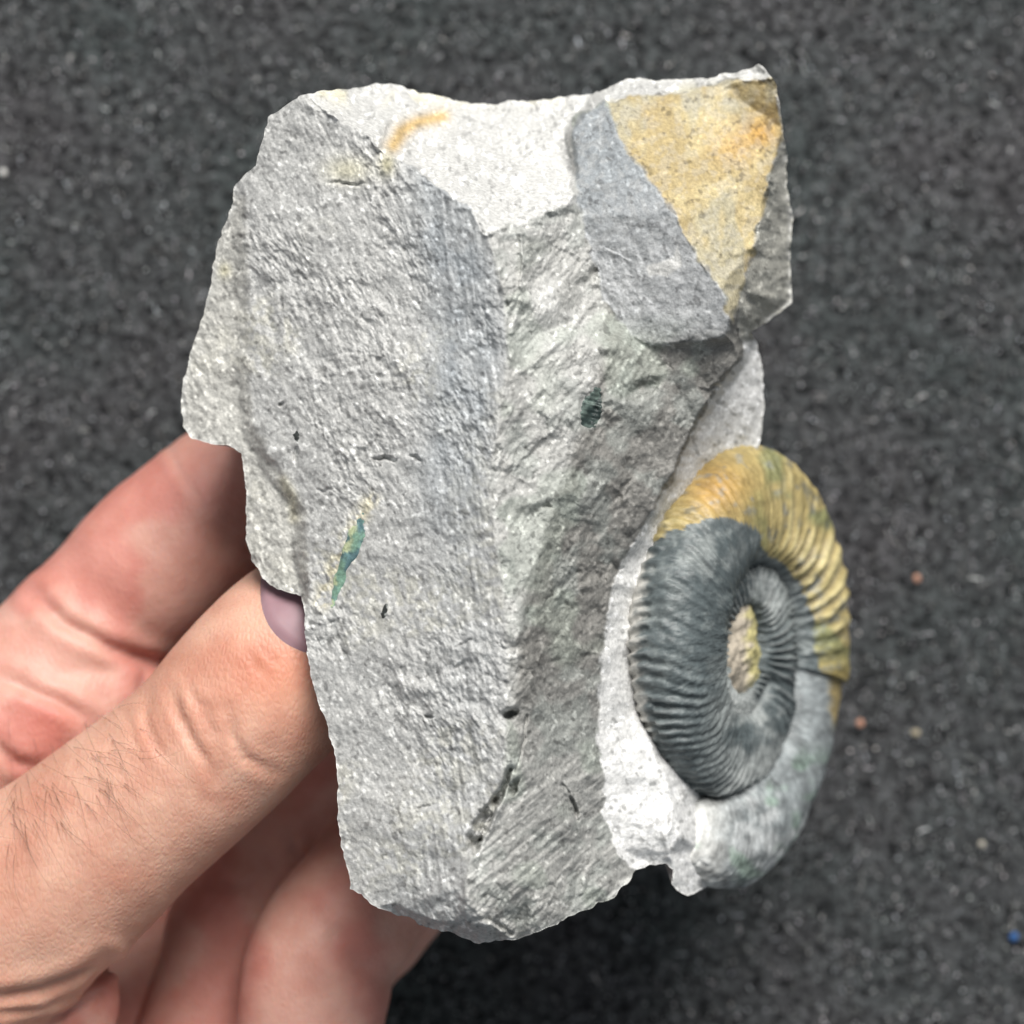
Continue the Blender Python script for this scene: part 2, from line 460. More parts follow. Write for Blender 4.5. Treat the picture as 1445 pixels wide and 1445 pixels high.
# region masks (colour / texture provinces of the stone; some carry painted light and shade)
def ridx(y):
    return np.interp(y, [p[1] for p in RID], [p[0] for p in RID])
topP = TF[:-1] + [(812,278),(814,240),(808,195),(812,168),(834,150),(856,142),(905,137),(960,132),(1015,117),(1040,113),(1092,110),(1090,60),(420,60)]
greyP = [(812,270),(806,195),(815,168),(856,142),(872,190),(905,240),(950,300),(990,370),(1020,410),(1030,445),(1024,478),(920,490),(886,470),(852,420),(834,352)]
yelP = [(856,142),(905,137),(960,132),(1015,117),(1040,113),(1094,110),(1106,188),(1088,250),(1066,340),(1047,410),(1036,452),(1026,440),(1020,410),(990,370),(950,300),(905,240),(872,190)]
wallP = [(1100,110),(1106,188),(1088,250),(1066,340),(1047,410),(1040,455),(1048,480),(1140,480),(1140,110)]
flankP = [(p[0] + 4, p[1]) for p in FBT[1:]] + [(917,1290),(1200,1290),(1200,560),(1090,470),(1052,476)]
leftstripP = [(346,280),(350,420),(352,520),(358,600),(390,660),(430,720),(436,846),(430,870),(230,870),(230,280)]
m_top = soft_poly(GX, GY, topP, 9, 1.5, 201)
m_grey = soft_poly(GX, GY, greyP, 7, 3, 211) * (1 - .75 * sstep(430, 490, GY + 10 * fbm(GX, GY, 25, 3, 212)))
m_yel = soft_poly(GX, GY, yelP, 8, 3.5, 221)
m_wall = soft_poly(GX, GY, wallP, 5, 3, 231)
m_flank = soft_poly(GX, GY, flankP, 6, 2.5, 241)
m_lstrip = soft_poly(GX, GY, leftstripP, 6, 8, 251)
m_right = sstep(-6, 6, GX - ridx(GY)) * (1 - m_top) * (1 - m_flank) * (1 - m_grey) * (1 - m_yel) * (1 - m_wall)
m_left = (1 - sstep(-6, 6, GX - ridx(GY))) * (1 - m_top)

# relief
dl = (0.42, 0.91); dr = (-0.50, 0.87)
jl = GX + 10 * fbm(GX, GY, 70, 2, 301); jr = GY + 10 * fbm(GX, GY, 70, 2, 311)
aL = .7 * aniso(jl, jr, *dl, 7.5, 17, 3, 321) + .45 * aniso(jl, jr, .2, .98, 5, 8, 2, 325)
aR = aniso(jl, jr, *dr, 7.5, 20, 3, 331)
iso = fbm(GX, GY, 11, 3, 341, .6)
med = fbm(GX, GY, 46, 3, 351)
big = fbm(GX, GY, 160, 2, 361)
fx_w, fy_w = GX + 5 * fbm(GX, GY, 18, 3, 371), GY + 5 * fbm(GX, GY, 18, 3, 373)
fA, fB, fC = sample(FA, fx_w, fy_w), sample(FB_, fx_w, fy_w), sample(FC_, fx_w, fy_w)      # broken plates and chips
rel = m_left * (3.4 * aL + 1.9 * iso + 4.5 * med + 6 * big + 4.5 * fA + 2.5 * fB + 1.5 * fC)
rel += m_right * (4.4 * aR + 2.6 * iso + 5.5 * med + 11 * fA + 8 * fB + 3.5 * fC + 4 * big)
rel += m_top * (3.0 * iso + 7 * med + 16 * fA + 13 * fB + 5 * fC)
rel += m_grey * (2.4 * iso + 2 * med + 3 * fB + 1.5 * fC) + m_yel * (1.9 * iso + 3 * med + 3 * fB + 1.5 * fC)
rel += m_wall * (2.2 * iso + 4 * med + 8 * fB) + m_flank * (1.5 * iso + 3.5 * med + 4 * fB + 4 * big)
lowpass = sstep(-.1, .5, fbm(GX, GY, 90, 2, 391))
Zd = Zb + rel * (0.55 + .75 * lowpass)

# long striae near the crest on the left face
st = aniso(GX, GY, 0.12, 0.99, 6, 90, 2, 401)
crest = np.exp(-((GX - ridx(GY) + 45) / 45.0) ** 2) * m_left
Zd += 2.2 * st * crest
# bottom-right striae
st2 = aniso(GX, GY, -0.78, 0.62, 6, 70, 2, 411)
Zd += 3.0 * st2 * sstep(1040, 1120, GY) * m_right
# crest teeth
teeth = fbm(GX * .35, GY, 11, 3, 421, .7)
Zd += 3 * teeth * np.exp(-((GX - ridx(GY) - 3) / 9.0) ** 2) * sstep(640, 820, GY) * (1 - sstep(1050, 1120, GY))

PWX = GX + 7 * fbm(GX, GY, 20, 3, 425, .6); PWY = GY + 7 * fbm(GX, GY, 20, 3, 428, .6)
def pit(x, y, a, b, ang, dep):
    global Zd
    ca, sa = math.cos(ang), math.sin(ang)
    u = (PWX - x) * ca + (PWY - y) * sa; v = -(PWX - x) * sa + (PWY - y) * ca
    q_ = (u / a) ** 2 + (v / b) ** 2 + .35 * fbm(GX, GY, 8, 2, 431)
    Zd -= dep * np.exp(-np.maximum(q_, 0) ** 1.5)
for a in [(545,646,16,3.5,-.1,13),(588,647,7,3,.1,10),(395,571,7,2.2,-.3,7),(718,1009,10,8,.0,40),(680,1160,9,19,.5,44),(668,1193,10,13,.4,46),
          (700,1128,6,17,.8,34),(726,1112,5,13,.4,26),(838,385,5,10,.2,16),(836,572,14,26,.3,15),(905,548,24,11,-.5,18),(770,714,7,4,0,9),
          (872,798,8,4,.5,12),(806,1140,5,22,-.6,13),(652,910,9,2,-.6,7),(648,940,9,2.2,-.6,8),(607,1012,6,2.2,0,8),(600,1138,9,2,-.5,6),
          (727,291,8,4,.3,8),(490,259,24,2.5,.05,7),(418,640,3,11,.1,8),(478,572,3,9,-.2,5),(1010,548,10,5,-.7,26),(1000,690,0.1,0.1,0,0),
          (458,693,12,2,-.3,4),(605,1255,3,8,.3,6),(575,700,2,10,.3,4),(880,690,18,5,-.9,8),(790,830,22,5,-1.0,7)]:
    if a[2] > 1: pit(*a)
# thin cracks
for ln_, dep, wd_ in [([(743,1010),(738,1060),(728,1090)], 7, 1.8), ([(722,1085),(716,1100),(698,1128),(690,1160),(676,1185)], 26, 3.6), ([(660,1300),(690,1296),(722,1318)], 8, 3),
                      ([(735,330),(737,380),(733,430),(722,470)], -7, 3), ([(733,528),(765,500),(800,470),(826,440)], -6, 5),
                      ([(944,1110),(947,1150),(941,1208)], -8, 5), ([(792,1108),(808,1130),(818,1158)], 9, 2.2)]:
    d_ = dist_line(GX + 5 * fbm(GX, GY, 22, 3, 441), GY, ln_)
    Zd -= dep * np.exp(-(d_ / wd_) ** 2)
# ragged broken white lip over the left face
dtf = dist_line(wx, wy, [p[:2] for p in TF[1:]])
Zd += 6 * np.exp(-(dtf / 7) ** 2) * fbm(GX, GY, 14, 2, 451)

# ragged outline
def resample(poly, step):
    o_ = []
    n = len(poly)
    for i in range(n):
        a, b = np.array(poly[i][:2], float), np.array(poly[(i + 1) % n][:2], float)
        k = max(1, int(np.hypot(*(b - a)) / step))
        for j in range(k): o_.append(a + (b - a) * j / k)
    return np.array(o_)
ol = resample(OUT, 3.0)
tang = np.roll(ol, -1, 0) - np.roll(ol, 1, 0); tang /= np.linalg.norm(tang, axis=1)[:, None]
nrm = np.stack([tang[:, 1], -tang[:, 0]], -1)
jag = 3.6 * fbm(ol[:, 0], ol[:, 1], 16, 3, 461, .75) + 3.0 * fbm(ol[:, 0], ol[:, 1], 45, 2, 471)
ol = ol + nrm * jag[:, None]
olp = [tuple(p) for p in ol]
inside = inpoly(GX, GY, olp)
# drop stray cells so each kept cell has a full quad
quad_ok = inside[:-1, :-1] & inside[:-1, 1:] & inside[1:, 1:] & inside[1:, :-1]
used = np.zeros_like(inside)
used[:-1, :-1] |= quad_ok; used[:-1, 1:] |= quad_ok; used[1:, 1:] |= quad_ok; used[1:, :-1] |= quad_ok
vi = np.full(inside.shape, -1); vi[used] = np.arange(used.sum())
ii, jj = np.nonzero(quad_ok)
Q = np.stack([vi[ii, jj], vi[ii + 1, jj], vi[ii + 1, jj + 1], vi[ii, jj + 1]], -1)
px = GX[used].copy(); py = GY[used].copy(); pz = Zd[used].copy()
# boundary loop(s)
ed = np.concatenate([Q[:, [0, 1]], Q[:, [1, 2]], Q[:, [2, 3]], Q[:, [3, 0]]], 0)
key = np.minimum(ed[:, 0], ed[:, 1]).astype(np.int64) * 10000000 + np.maximum(ed[:, 0], ed[:, 1])
_, inv, cnt = np.unique(key, return_inverse=True, return_counts=True)
bed = ed[cnt[inv] == 1]
nxt = dict(zip(bed[:, 0].tolist(), bed[:, 1].tolist()))
best = []
seen = set()
for s in list(nxt):
    if s in seen: continue
    lp = [s]; seen.add(s); c_ = nxt[s]
    while c_ != s and c_ in nxt and c_ not in seen:
        lp.append(c_); seen.add(c_); c_ = nxt[c_]
    if len(lp) > len(best): best = lp
loop = np.array(best)
# snap the loop on the ragged outline and pull the rim down a touch
sa, sb = ol, np.roll(ol, -1, 0)
for i in loop:
    v = sb - sa; t = np.clip(((px[i] - sa[:, 0]) * v[:, 0] + (py[i] - sa[:, 1]) * v[:, 1]) / ((v ** 2).sum(1) + 1e-9), 0, 1)
    q_ = sa + v * t[:, None]; d_ = (q_[:, 0] - px[i]) ** 2 + (q_[:, 1] - py[i]) ** 2; k = d_.argmin()
    px[i], py[i] = q_[k]
pz[loop] -= 2

# base colours
def mix(a, b, m): return a * (1 - m[..., None]) + b * m[..., None]
shp = GX.shape
col = np.ones(shp + (3,)) * np.array([.385, .385, .375])
n_a = fbm(GX, GY, 110, 3, 501); n_b = fbm(GX, GY, 40, 3, 511); n_c = fbm(GX, GY, 9, 2, 521)
col = mix(col, np.array([.42, .41, .35]), .55 * sstep(-.3, .3, n_c) * sstep(.0, .45, n_a) * m_left)           # warm drab tint
col = mix(col, np.array([.255, .272, .285]), np.clip(1.25 * np.exp(-((GX - ridx(GY) + 55) / 52.0) ** 2), 0, 1) * m_left * (1 - .7 * sstep(520, 900, GY)) * (.7 + .3 * sstep(-.3, .3, n_b)))        # blue-grey band along the crest
col = mix(col, np.array([.255, .255, .242]), m_right * .85)  # right face darkened in colour for its turn away from the light
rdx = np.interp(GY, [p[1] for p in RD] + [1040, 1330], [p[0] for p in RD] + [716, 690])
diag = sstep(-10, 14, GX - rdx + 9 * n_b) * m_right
col = mix(col, np.array([.36, .36, .345]), m_right * (1 - diag) * .75)  # part facing up and forward, its extra light painted as a paler tone
col = mix(col, np.array([.165, .160, .148]), diag * (1 - sstep(900, 1120, GY)) * .9)  # steep down-facing part: shade painted in along with a brownish tone
col = mix(col, np.array([.235, .25, .235]), m_right * .6 * sstep(.05, .4, n_b))
pale = np.exp(-(((GX - 768) / 55) ** 2 + ((GY - 430) / 105) ** 2)) * sstep(-4, 10, GX - ridx(GY) - 6) * sstep(-.45, .1, n_b); col = mix(col, np.array([.46, .46, .445]), pale * .95)
cl_ = np.exp(-((GX - ridx(GY) - 6 - 6 * n_b) / 8.) ** 2) * sstep(-.2, .3, n_c + .5 * n_b); col = mix(col, np.array([.52, .52, .50]), cl_ * .6)
col = mix(col, np.array([.43, .42, .38]), m_lstrip * .6)
col = mix(col, np.array([.475, .475, .462]), m_top * (.7 + .3 * sstep(-.3, .2, n_b)))  # fresh break is paler; the strong top light is put into the tone too
col = mix(col, np.array([.58, .58, .57]), m_flank)  # pale flank, lightened further in colour to make up for weak light there
col = mix(col, np.array([.66, .66, .65]), m_flank * sstep(1000, 1120, GY))
col = mix(col, np.array([.215, .235, .25]), m_grey * (.92 - .25 * sstep(.0, .4, n_c)))
col = mix(col, np.array([.37, .375, .38]), m_grey * sstep(300, 460, GY + .25 * GX - 150) * .7)
chip = soft_poly(GX, GY, [(912,376),(950,362),(958,345),(962,372),(945,388),(930,390),(915,392)], 5, 2, 531); col = mix(col, np.array([.45, .45, .44]), chip)
col = mix(col, np.array([.34, .335, .30]), m_wall)
yel = mix(np.ones(shp + (3,)) * srgb(156, 140, 102), srgb(172, 158, 120), sstep(-.1, .45, n_b))
yel = mix(yel, srgb(154, 148, 126), .85 * sstep(.12, .42, fbm(GX * 1.3, GY * .7, 60, 3, 541)))
yel = mix(yel, srgb(182, 140, 72), .8 * np.exp(-(((GX - 1072) / 22) ** 2 + ((GY - 188) / 20) ** 2)))
yel = mix(yel, srgb(176, 142, 86), .6 * np.exp(-(((GX - 1035) / 30) ** 2 + ((GY - 205) / 25) ** 2)))
col = mix(col, yel, m_yel * (.8 + .2 * sstep(-.4, .1, n_c)))
arc = dist_line(GX + 6 * n_b, GY, [(552,205),(566,186),(590,172),(622,165)])
col = mix(col, srgb(180, 150, 92), np.exp(-(arc / 11) ** 2) * .85)
col = mix(col, srgb(206, 200, 170), .6 * m_top * np.exp(-((GY - 132) / 14.) ** 2) * sstep(.0, .3, fbm(GX, GY, 45, 2, 551)))
col = mix(col, srgb(168, 160, 112), .55 * np.exp(-(((GX - 546) / 11) ** 2 + ((GY - 232) / 16) ** 2)))
col = mix(col, srgb(168, 160, 112), .45 * np.exp(-(((GX - 317) / 9) ** 2 + ((GY - 382) / 11) ** 2)))
col = mix(col, srgb(196, 190, 156), .5 * np.exp(-(((GX - 490) / 30) ** 2 + ((GY - 240) / 18) ** 2)))
col = mix(col, srgb(208, 200, 165), .4 * np.exp(-(dist_line(GX + 8 * n_b, GY, [(400,680),(412,700),(418,730)]) / 9) ** 2))
col = mix(col, srgb(212, 202, 165), .5 * sstep(-.4, .2, n_c) * np.exp(-(dist_line(GX + 4 * n_c, GY, [(525,706),(500,745),(470,810),(456,850)]) / 11) ** 2))
col = mix(col, srgb(138, 146, 136), .4 * m_right * sstep(.15, .4, fbm(GX, GY, 70, 2, 561)))
# small pale grains and dark specks, with relief glints and pit shade painted in
gl = sstep(.36, .66, fbm(GX, GY, 7, 2, 571) + .25 * np.where(m_right > .5, aR, aL)); dk = sstep(.38, .66, fbm(GX, GY, 8, 2, 581) - .3 * np.where(m_right > .5, aR, aL))
edge_ = np.exp(-(dist_line(GX, GY, [p[:2] for p in OUT + OUT[:1]]) / 5) ** 2) * sstep(-.3, .3, n_c)
col = mix(col, np.array([.60, .60, .58]), .6 * edge_ * (1 - m_yel))
gl = gl * (1 - .65 * m_yel - .3 * m_grey)
col *= (1 + .6 * gl - .42 * dk * (1 - m_top * .25))[..., None]
col = np.clip(col, .02, .82)
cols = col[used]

# sides and back, turning in behind the front faces
rock_root = empty('ammonite_rock', tuple(W(np.array([690.]), np.array([720.]), np.array([-760.]))[0]))
tag(rock_root, 'grey broken rock with a ribbed ammonite and yellow stained corner, held in the fingers', 'fossil rock')
ccx, ccy = 690.0, 700.0
prevI = loop; allx, ally, allz, allc, allF = [px], [py], [pz], [cols], [Q]
nv = len(px); nl = len(loop)
lx, ly, lz = px[loop], py[loop], pz[loop]
ZB = -770.0
tzs = np.concatenate([np.linspace(.015, .9, 30), [.95, .98, 1.0, 1.0, 1.01]])
shs = np.concatenate([.012 + .33 * np.linspace(0, 1, 30) ** 1.35, [.45, .58, .70, .83, .94]])
arc_ = np.concatenate([[0], np.cumsum(np.hypot(np.diff(lx), np.diff(ly)))])
frq = np.fft.rfftfreq(nl)
def loop_blur(v, sig):
    return np.fft.irfft(np.fft.rfft(v) * np.exp(-2 * (math.pi * frq * sig) ** 2), nl)
wrap = np.clip(np.minimum(arc_, arc_[-1] - arc_) / 120, 0, 1)
for sh, tz in zip(shs, tzs):
    sig = 1 + 45 * min(1, tz * 1.5)
    bx_, by_, bz_ = loop_blur(lx, sig), loop_blur(ly, sig), loop_blur(lz, sig)
    rx_ = bx_ + (ccx - bx_) * sh; ry_ = by_ + (ccy - by_) * sh
    rz_ = bz_ + (ZB - bz_) * tz
    ox, oy = bx_ - ccx, by_ - ccy; ol_ = np.hypot(ox, oy); ox, oy = ox / ol_, oy / ol_
    amp_ = min(1, tz * 5) * min(1, (1.02 - tz) * 8 + .2) * wrap
    nn_ = 20 * fbm(arc_, rz_ * 1.2, 130, 3, 601) + 9 * fbm(arc_, rz_, 34, 3, 603, .65)
    rx_ = rx_ + (nn_ * amp_ - 10 * min(1, tz * 4)) * ox; ry_ = ry_ + (nn_ * amp_ - 10 * min(1, tz * 4)) * oy
    rz_ = rz_ + 6 * fbm(arc_, rz_, 25, 2, 605) * amp_
    I = np.arange(nv, nv + nl)
    allx.append(rx_); ally.append(ry_); allz.append(rz_)
    allc.append(np.ones((nl, 3)) * np.array([.345, .345, .335]) * (1 + .3 * fbm(arc_, rz_, 60, 3, 611) + .3 * fbm(arc_, rz_, 12, 2, 613))[:, None])
    allF.append(np.stack([prevI, I, np.roll(I, -1), np.roll(prevI, -1)], -1)[:, ::-1])
    prevI = I; nv += nl
allx.append(np.array([ccx])); ally.append(np.array([ccy])); allz.append(np.array([ZB - 5.])); allc.append(np.ones((1, 3)) * .33)
capF = np.stack([prevI, np.full(nl, nv), np.full(nl, nv), np.roll(prevI, -1)], -1)
PX, PY, PZ = map(np.concatenate, (allx, ally, allz))
rootco = np.array(rock_root.location)
FF = np.concatenate(allF)
tri = np.concatenate([FF[:, [0, 1, 2]], FF[:, [0, 2, 3]], np.stack([prevI, np.roll(prevI, -1), np.full(nl, nv)], -1)])
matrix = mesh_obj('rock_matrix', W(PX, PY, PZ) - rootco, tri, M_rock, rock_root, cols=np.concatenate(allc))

def rock_z(x, y):
    return sample(Zd, np.asarray(x, float), np.asarray(y, float))

# ------------------------------------------------------------------ ammonite
ca_ = W(np.array([1036.]), np.array([915.]), np.array([-450.]))[0]
sc = (D + 450) / D * S
tilt = math.radians(59)
Uv = np.array([0.03, 1.0, 0.0]); Uv /= np.linalg.norm(Uv)
Vv = np.array([math.cos(tilt), 0, -math.sin(tilt)]); Vv -= Uv * Vv.dot(Uv); Vv /= np.linalg.norm(Vv)
Nv = np.cross(Uv, Vv); 
if Nv[2] < 0: Nv = -Nv
KA = [-240, -180, 0, 90, 180, 270, 360, 450, 500, 540, 590]
KR = [90, 97, 130, 158, 198, 258, 288, 305, 314, 340, 350]
Rf = lambda a: np.interp(a, KA, KR)
def whorl(name, a0, a1, na, parent, ribs, colfn, wscale=1.0, nphi=96):
    A = np.linspace(a0, a1, na); PH = np.linspace(0, 2 * math.pi, nphi, endpoint=False)
    a, ph = np.meshgrid(A, PH, indexing='ij')
    R = Rf(a); Rp = np.where(a - 360 >= -240, np.maximum(Rf(a - 360), 66), 66.0)
    h = (R - Rp) / 2 * 1.10; rc = R - h
    wn = .23 * R * wscale
    nose = np.sqrt(np.clip(1 - (np.maximum(a - 524, 0) / 43) ** 2, .02, 1))
    h = h * (.45 + .55 * nose); wn = wn * nose; rc = R - (R - Rp) / 2 * 1.10
    cs, sn = np.cos(ph), np.sin(ph)
    e = 0.85
    du = np.sign(cs) * np.abs(cs) ** e; dn = np.sign(sn) * np.abs(sn) ** e
    # ribs: primaries on the flank, split in two over the venter
    old = 1 - sstep(320, 380, a)
    vent = sstep(.45 - .4 * old, .95 - .4 * old, du)
    umb = sstep(-.95, -.6, du)
    arad = a + 1.2 * fbm(a * 4, ph * 30, 40, 2, 707) + 5 * du - 9 * np.maximum(0, du) ** 2 + .8 * np.sin(a * .13)
    pr = np.cos(np.radians(arad * 44)); se = np.cos(np.radians(arad * 88) )
    pr = np.sign(pr) * np.abs(pr) ** .8
    wear = (.25 + .75 * sstep(-.35, .3, fbm(a * 5, ph * 60, 90, 2, 705))) * (.5 + .5 * sstep(-.4, .2, fbm(a * 5, ph * 60, 26, 2, 706)))
    wear = wear * (1 - .55 * np.exp(-((a - 330) / 45) ** 2)) * (.55 + .45 * sstep(330, 400, a) + .3 * (1 - sstep(150, 330, a)) * vent)
    rb = (pr * (1 - vent) * (1.15 - .7 * old * sstep(100, 190, a)) + np.sign(se) * np.abs(se) ** .7 * vent * (.75 + .35 * old)) * umb * np.maximum(wear, .8 * (1 - sstep(120, 190, a)))
    jit = 1 + .35 * vnoise(a / 7, du * 2, 701)
    amp = ribs * (.45 + .55 * R / 300) * jit
    er = fbm(a * 4.2, ph * 55, 34, 3, 711)
    rr = 1 + (amp * rb * (6.6 - 2.6 * sstep(390, 440, a)) + 4.0 * er + 2.2 * fbm(a * 4.2, ph * 55, 9, 3, 715, .65)) / np.maximum(h, 25)
    dep = rb
    P = ca_ + sc * ((rc + h * du * rr)[..., None] * (np.cos(np.radians(a))[..., None] * Uv + np.sin(np.radians(a))[..., None] * Vv) + (wn * dn * rr)[..., None] * Nv)
    co = P.reshape(-1, 3)
    idx = np.arange(na * nphi).reshape(na, nphi)
    F = np.stack([idx[:-1], idx[1:], np.roll(idx, -1, 1)[1:], np.roll(idx, -1, 1)[:-1]], -1).reshape(-1, 4)
    # end caps
    c0 = P[0].mean(0); c1 = P[-1].mean(0); nvv = len(co)
    co = np.concatenate([co, [c0, c1]])
    t = np.concatenate([F[:, [0, 1, 2]], F[:, [0, 2, 3]],
        np.stack([idx[0], np.roll(idx[0], -1), np.full(nphi, nvv)], -1), np.stack([np.roll(idx[-1], -1), idx[-1], np.full(nphi, nvv + 1)], -1)])
    x, y, z = proj(co)
    aa = np.append(a.ravel(), [a0, a1]); pp = np.append(ph.ravel(), [0, 0]); dd = np.append(du.ravel(), [0, 0]); rbb = np.append(rb.ravel(), [0, 0])
    cl = colfn(x, y, aa, pp, dd, rbb)
    return mesh_obj(name, co - rootco, t, M_shell, parent, cols=cl)

def col_phrag(x, y, a, ph, du, rb):
    n1 = fbm(x, y, 50, 3, 721); n2 = fbm(x, y, 12, 3, 731)
    c = np.ones((len(x), 3)) * np.array([.075, .092, .096])
    c = mix(c, np.array([.20, .22, .215]), np.clip(.75 + .25 * sstep(900, 700, y) - .3 * sstep(900, 1000, y), 0, 1) * np.clip(.5 * sstep(-.1, .5, n1) + .45 * sstep(.1, .5, n2), 0, 1))
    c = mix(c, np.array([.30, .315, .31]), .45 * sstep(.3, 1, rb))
    lw = np.clip(sstep(975, 1060, x) * sstep(930, 1010, y) + .6 * sstep(960, 1010, x) * sstep(900, 780, y), 0, 1) * sstep(-.5, .2, n1 + .4 * n2)
    c = mix(c, np.array([.25, .265, .26]), .75 * lw)
    # limonite-yellow test left on the upper and outer whorl
    jx = 12 * fbm(x, y, 26, 3, 741); jy = 12 * fbm(x, y, 26, 3, 751)
    X, Y = x + jx, y + jy
    yp = [(880,790),(945,752),(985,735),(1030,728),(1062,742),(1075,770),(1090,782),(1120,815),(1142,845),(1148,885),(1155,930),(1170,965),(1200,1010),(1230,900),(1200,700),(1060,600),(930,680)]
    m = inpoly(X, Y, yp).astype(float) * sstep(255, 285, a) * np.clip(1.05 - .55 * sstep(.25, .5, fbm(x, y, 13, 3, 755)) - .35 * sstep(.2, -.9, rb), 0, 1)
    y1 = mix(np.ones((len(x), 3)) * srgb(152, 137, 92), srgb(180, 168, 122), sstep(-.1, .8, rb))
    y1 = mix(y1, srgb(108, 116, 80), .75 * sstep(.05, .4, fbm(x, y, 50, 3, 761)) * sstep(1040, 1090, x))
    y1 = mix(y1, srgb(166, 128, 66), .8 * np.exp(-(((x - 1010) / 45) ** 2 + ((y - 690) / 40) ** 2)))
    y1 = mix(y1, srgb(160, 132, 76), .5 * sstep(900, 960, y))
    c = mix(c, y1, m)
    c *= (1 + .3 * n2)[:, None]
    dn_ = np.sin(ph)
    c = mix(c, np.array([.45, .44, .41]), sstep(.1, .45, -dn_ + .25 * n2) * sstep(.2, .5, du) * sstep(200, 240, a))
    return np.clip(c, .02, .9)
def col_body(x, y, a, ph, du, rb):
    n1 = fbm(x, y, 60, 3, 771); n2 = fbm(x, y, 16, 3, 781)
    c = np.ones((len(x), 3)) * np.array([.195, .215, .22])
    c = mix(c, np.array([.34, .35, .35]), .7 * sstep(-.1, .45, n1 + .5 * n2) * sstep(1030, 1120, y))
    c = mix(c, np.array([.50, .50, .48]), .9 * sstep(1080, 1150, y) * (1 - sstep(985, 1050, x + 14 * n2)))
    c = mix(c, np.array([.17, .25, .19]), .6 * sstep(.15, .45, fbm(x, y, 45, 3, 791)) * sstep(1040, 1090, y))
    c *= (1 + .55 * n2 + .3 * fbm(x, y, 7, 2, 797) + .25 * fbm(a * 6, du * 8, 5, 2, 795))[:, None]
    c = mix(c, srgb(150, 132, 86), .9 * sstep(1166, 1180, x + 9 * n2) * (1 - sstep(1010, 1040, y)))
    return c
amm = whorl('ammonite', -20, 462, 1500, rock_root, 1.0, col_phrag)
amm['label'] = 'dark ribbed ammonite coil with yellow outer band'
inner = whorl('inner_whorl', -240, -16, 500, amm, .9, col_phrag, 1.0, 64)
body = whorl('body_chamber', 458, 566, 340, amm, 0.12, col_body, .84)
# sediment plug in the umbilicus
k = 100
rr, tt = np.meshgrid(np.linspace(0, 1, 40), np.linspace(0, 2 * math.pi, k, endpoint=False), indexing='ij')
rad = rr * 80 * (1 + .12 * np.sin(3 * tt + 1))
hh = 24 * (1 - rr ** 2) + 2 + 9 * fbm(rad * np.cos(tt), rad * np.sin(tt), 26, 4, 801, .65)
P = ca_ + sc * (rad[..., None] * (np.cos(tt)[..., None] * Uv + np.sin(tt)[..., None] * Vv) + hh[..., None] * Nv)
idx = np.arange(40 * k).reshape(40, k)
F = np.stack([idx[:-1], idx[1:], np.roll(idx, -1, 1)[1:], np.roll(idx, -1, 1)[:-1]], -1).reshape(-1, 4)
co = P.reshape(-1, 3); x, y, z = proj(co)
cl = mix(np.ones((len(x), 3)) * srgb(176, 166, 150), srgb(180, 172, 112), sstep(1050, 1064, x + 12 * fbm(x, y, 15, 2, 811)) * .8) * (1 + .35 * fbm(x, y, 12, 3, 813))[:, None]
plug = mesh_obj('umbilicus_fill', co - rootco, F, M_rock, amm, cols=cl)

# small fossils lying in the left and right faces
def lens(name, line, w0, relief, colfn, seed, ribs=0, parent=rock_root):
    """a slim raised sliver following a polyline on the rock face"""
    ln_ = np.array(line, float)
    t = np.linspace(0, 1, 60); cum = np.concatenate([[0], np.cumsum(np.hypot(*np.diff(ln_, axis=0).T))]); cum /= cum[-1]
    cx = np.interp(t, cum, ln_[:, 0]); cy = np.interp(t, cum, ln_[:, 1]); ww = np.interp(t, cum, w0)
    tx, ty = np.gradient(cx), np.gradient(cy); l_ = np.hypot(tx, ty); nx, ny = -ty / l_, tx / l_
    s = np.linspace(-1, 1, 17)
    ww = ww * (1 + .25 * vnoise(t * 12, t * 0, seed))
    X = cx[:, None] + nx[:, None] * ww[:, None] * s; Y = cy[:, None] + ny[:, None] * ww[:, None] * s
    prof = np.sqrt(np.clip(1 - s ** 2, 0, 1))[None] * np.sqrt(np.clip(np.sin(math.pi * np.clip(t, .0, 1)), 0, 1))[:, None]
    Z = blur(np.pad(rock_z(X, Y), 2, 'edge'), 2)[2:-2, 2:-2] - 5 + (relief + 5) * prof + 1.6 * prof * fbm(X, Y, 9, 3, seed + 3)
    if ribs: Z = Z + ribs * prof * np.sin(t * 60)[:, None]
    ix = np.arange(60 * 17).reshape(60, 17)
    F = np.stack([ix[:-1, :-1], ix[1:, :-1], ix[1:, 1:], ix[:-1, 1:]], -1).reshape(-1, 4)[:, ::-1]
    X, Y, Z = X.ravel(), Y.ravel(), Z.ravel()
    return mesh_obj(name, W(X, Y, Z) - rootco, F, M_frag, parent, cols=colfn(X, Y))
def c_green(x, y):
    n = fbm(x, y, 18, 3, 821)
    c = mix(np.ones((len(x), 3)) * srgb(118, 150, 132), srgb(84, 112, 116), sstep(-.1, .4, n))
    return mix(c, srgb(196, 202, 158), .8 * sstep(.05, .3, fbm(x, y, 14, 2, 831)) * (1 - sstep(-6, 6, x - np.interp(y, [715, 860], [512, 470]))))
def c_dark(x, y):
    n = fbm(x, y, 6, 2, 841)
    return mix(np.ones((len(x), 3)) * np.array([.03, .034, .032]), np.array([.25, .26, .25]), sstep(.2, .6, n))
def c_dgreen(x, y):
    return mix(np.ones((len(x), 3)) * np.array([.02, .032, .03]), np.array([.10, .135, .12]), sstep(-.2, .5, fbm(x, y, 9, 2, 851)))
f1 = lens('green_shell_fragment', [(514,712),(508,740),(496,775),(484,800),(474,835),(464,872)], [3,13,15,10,9,3], 4, c_green, 861)
f1['label'] = 'thin sea-green shell fragment set in the left face'
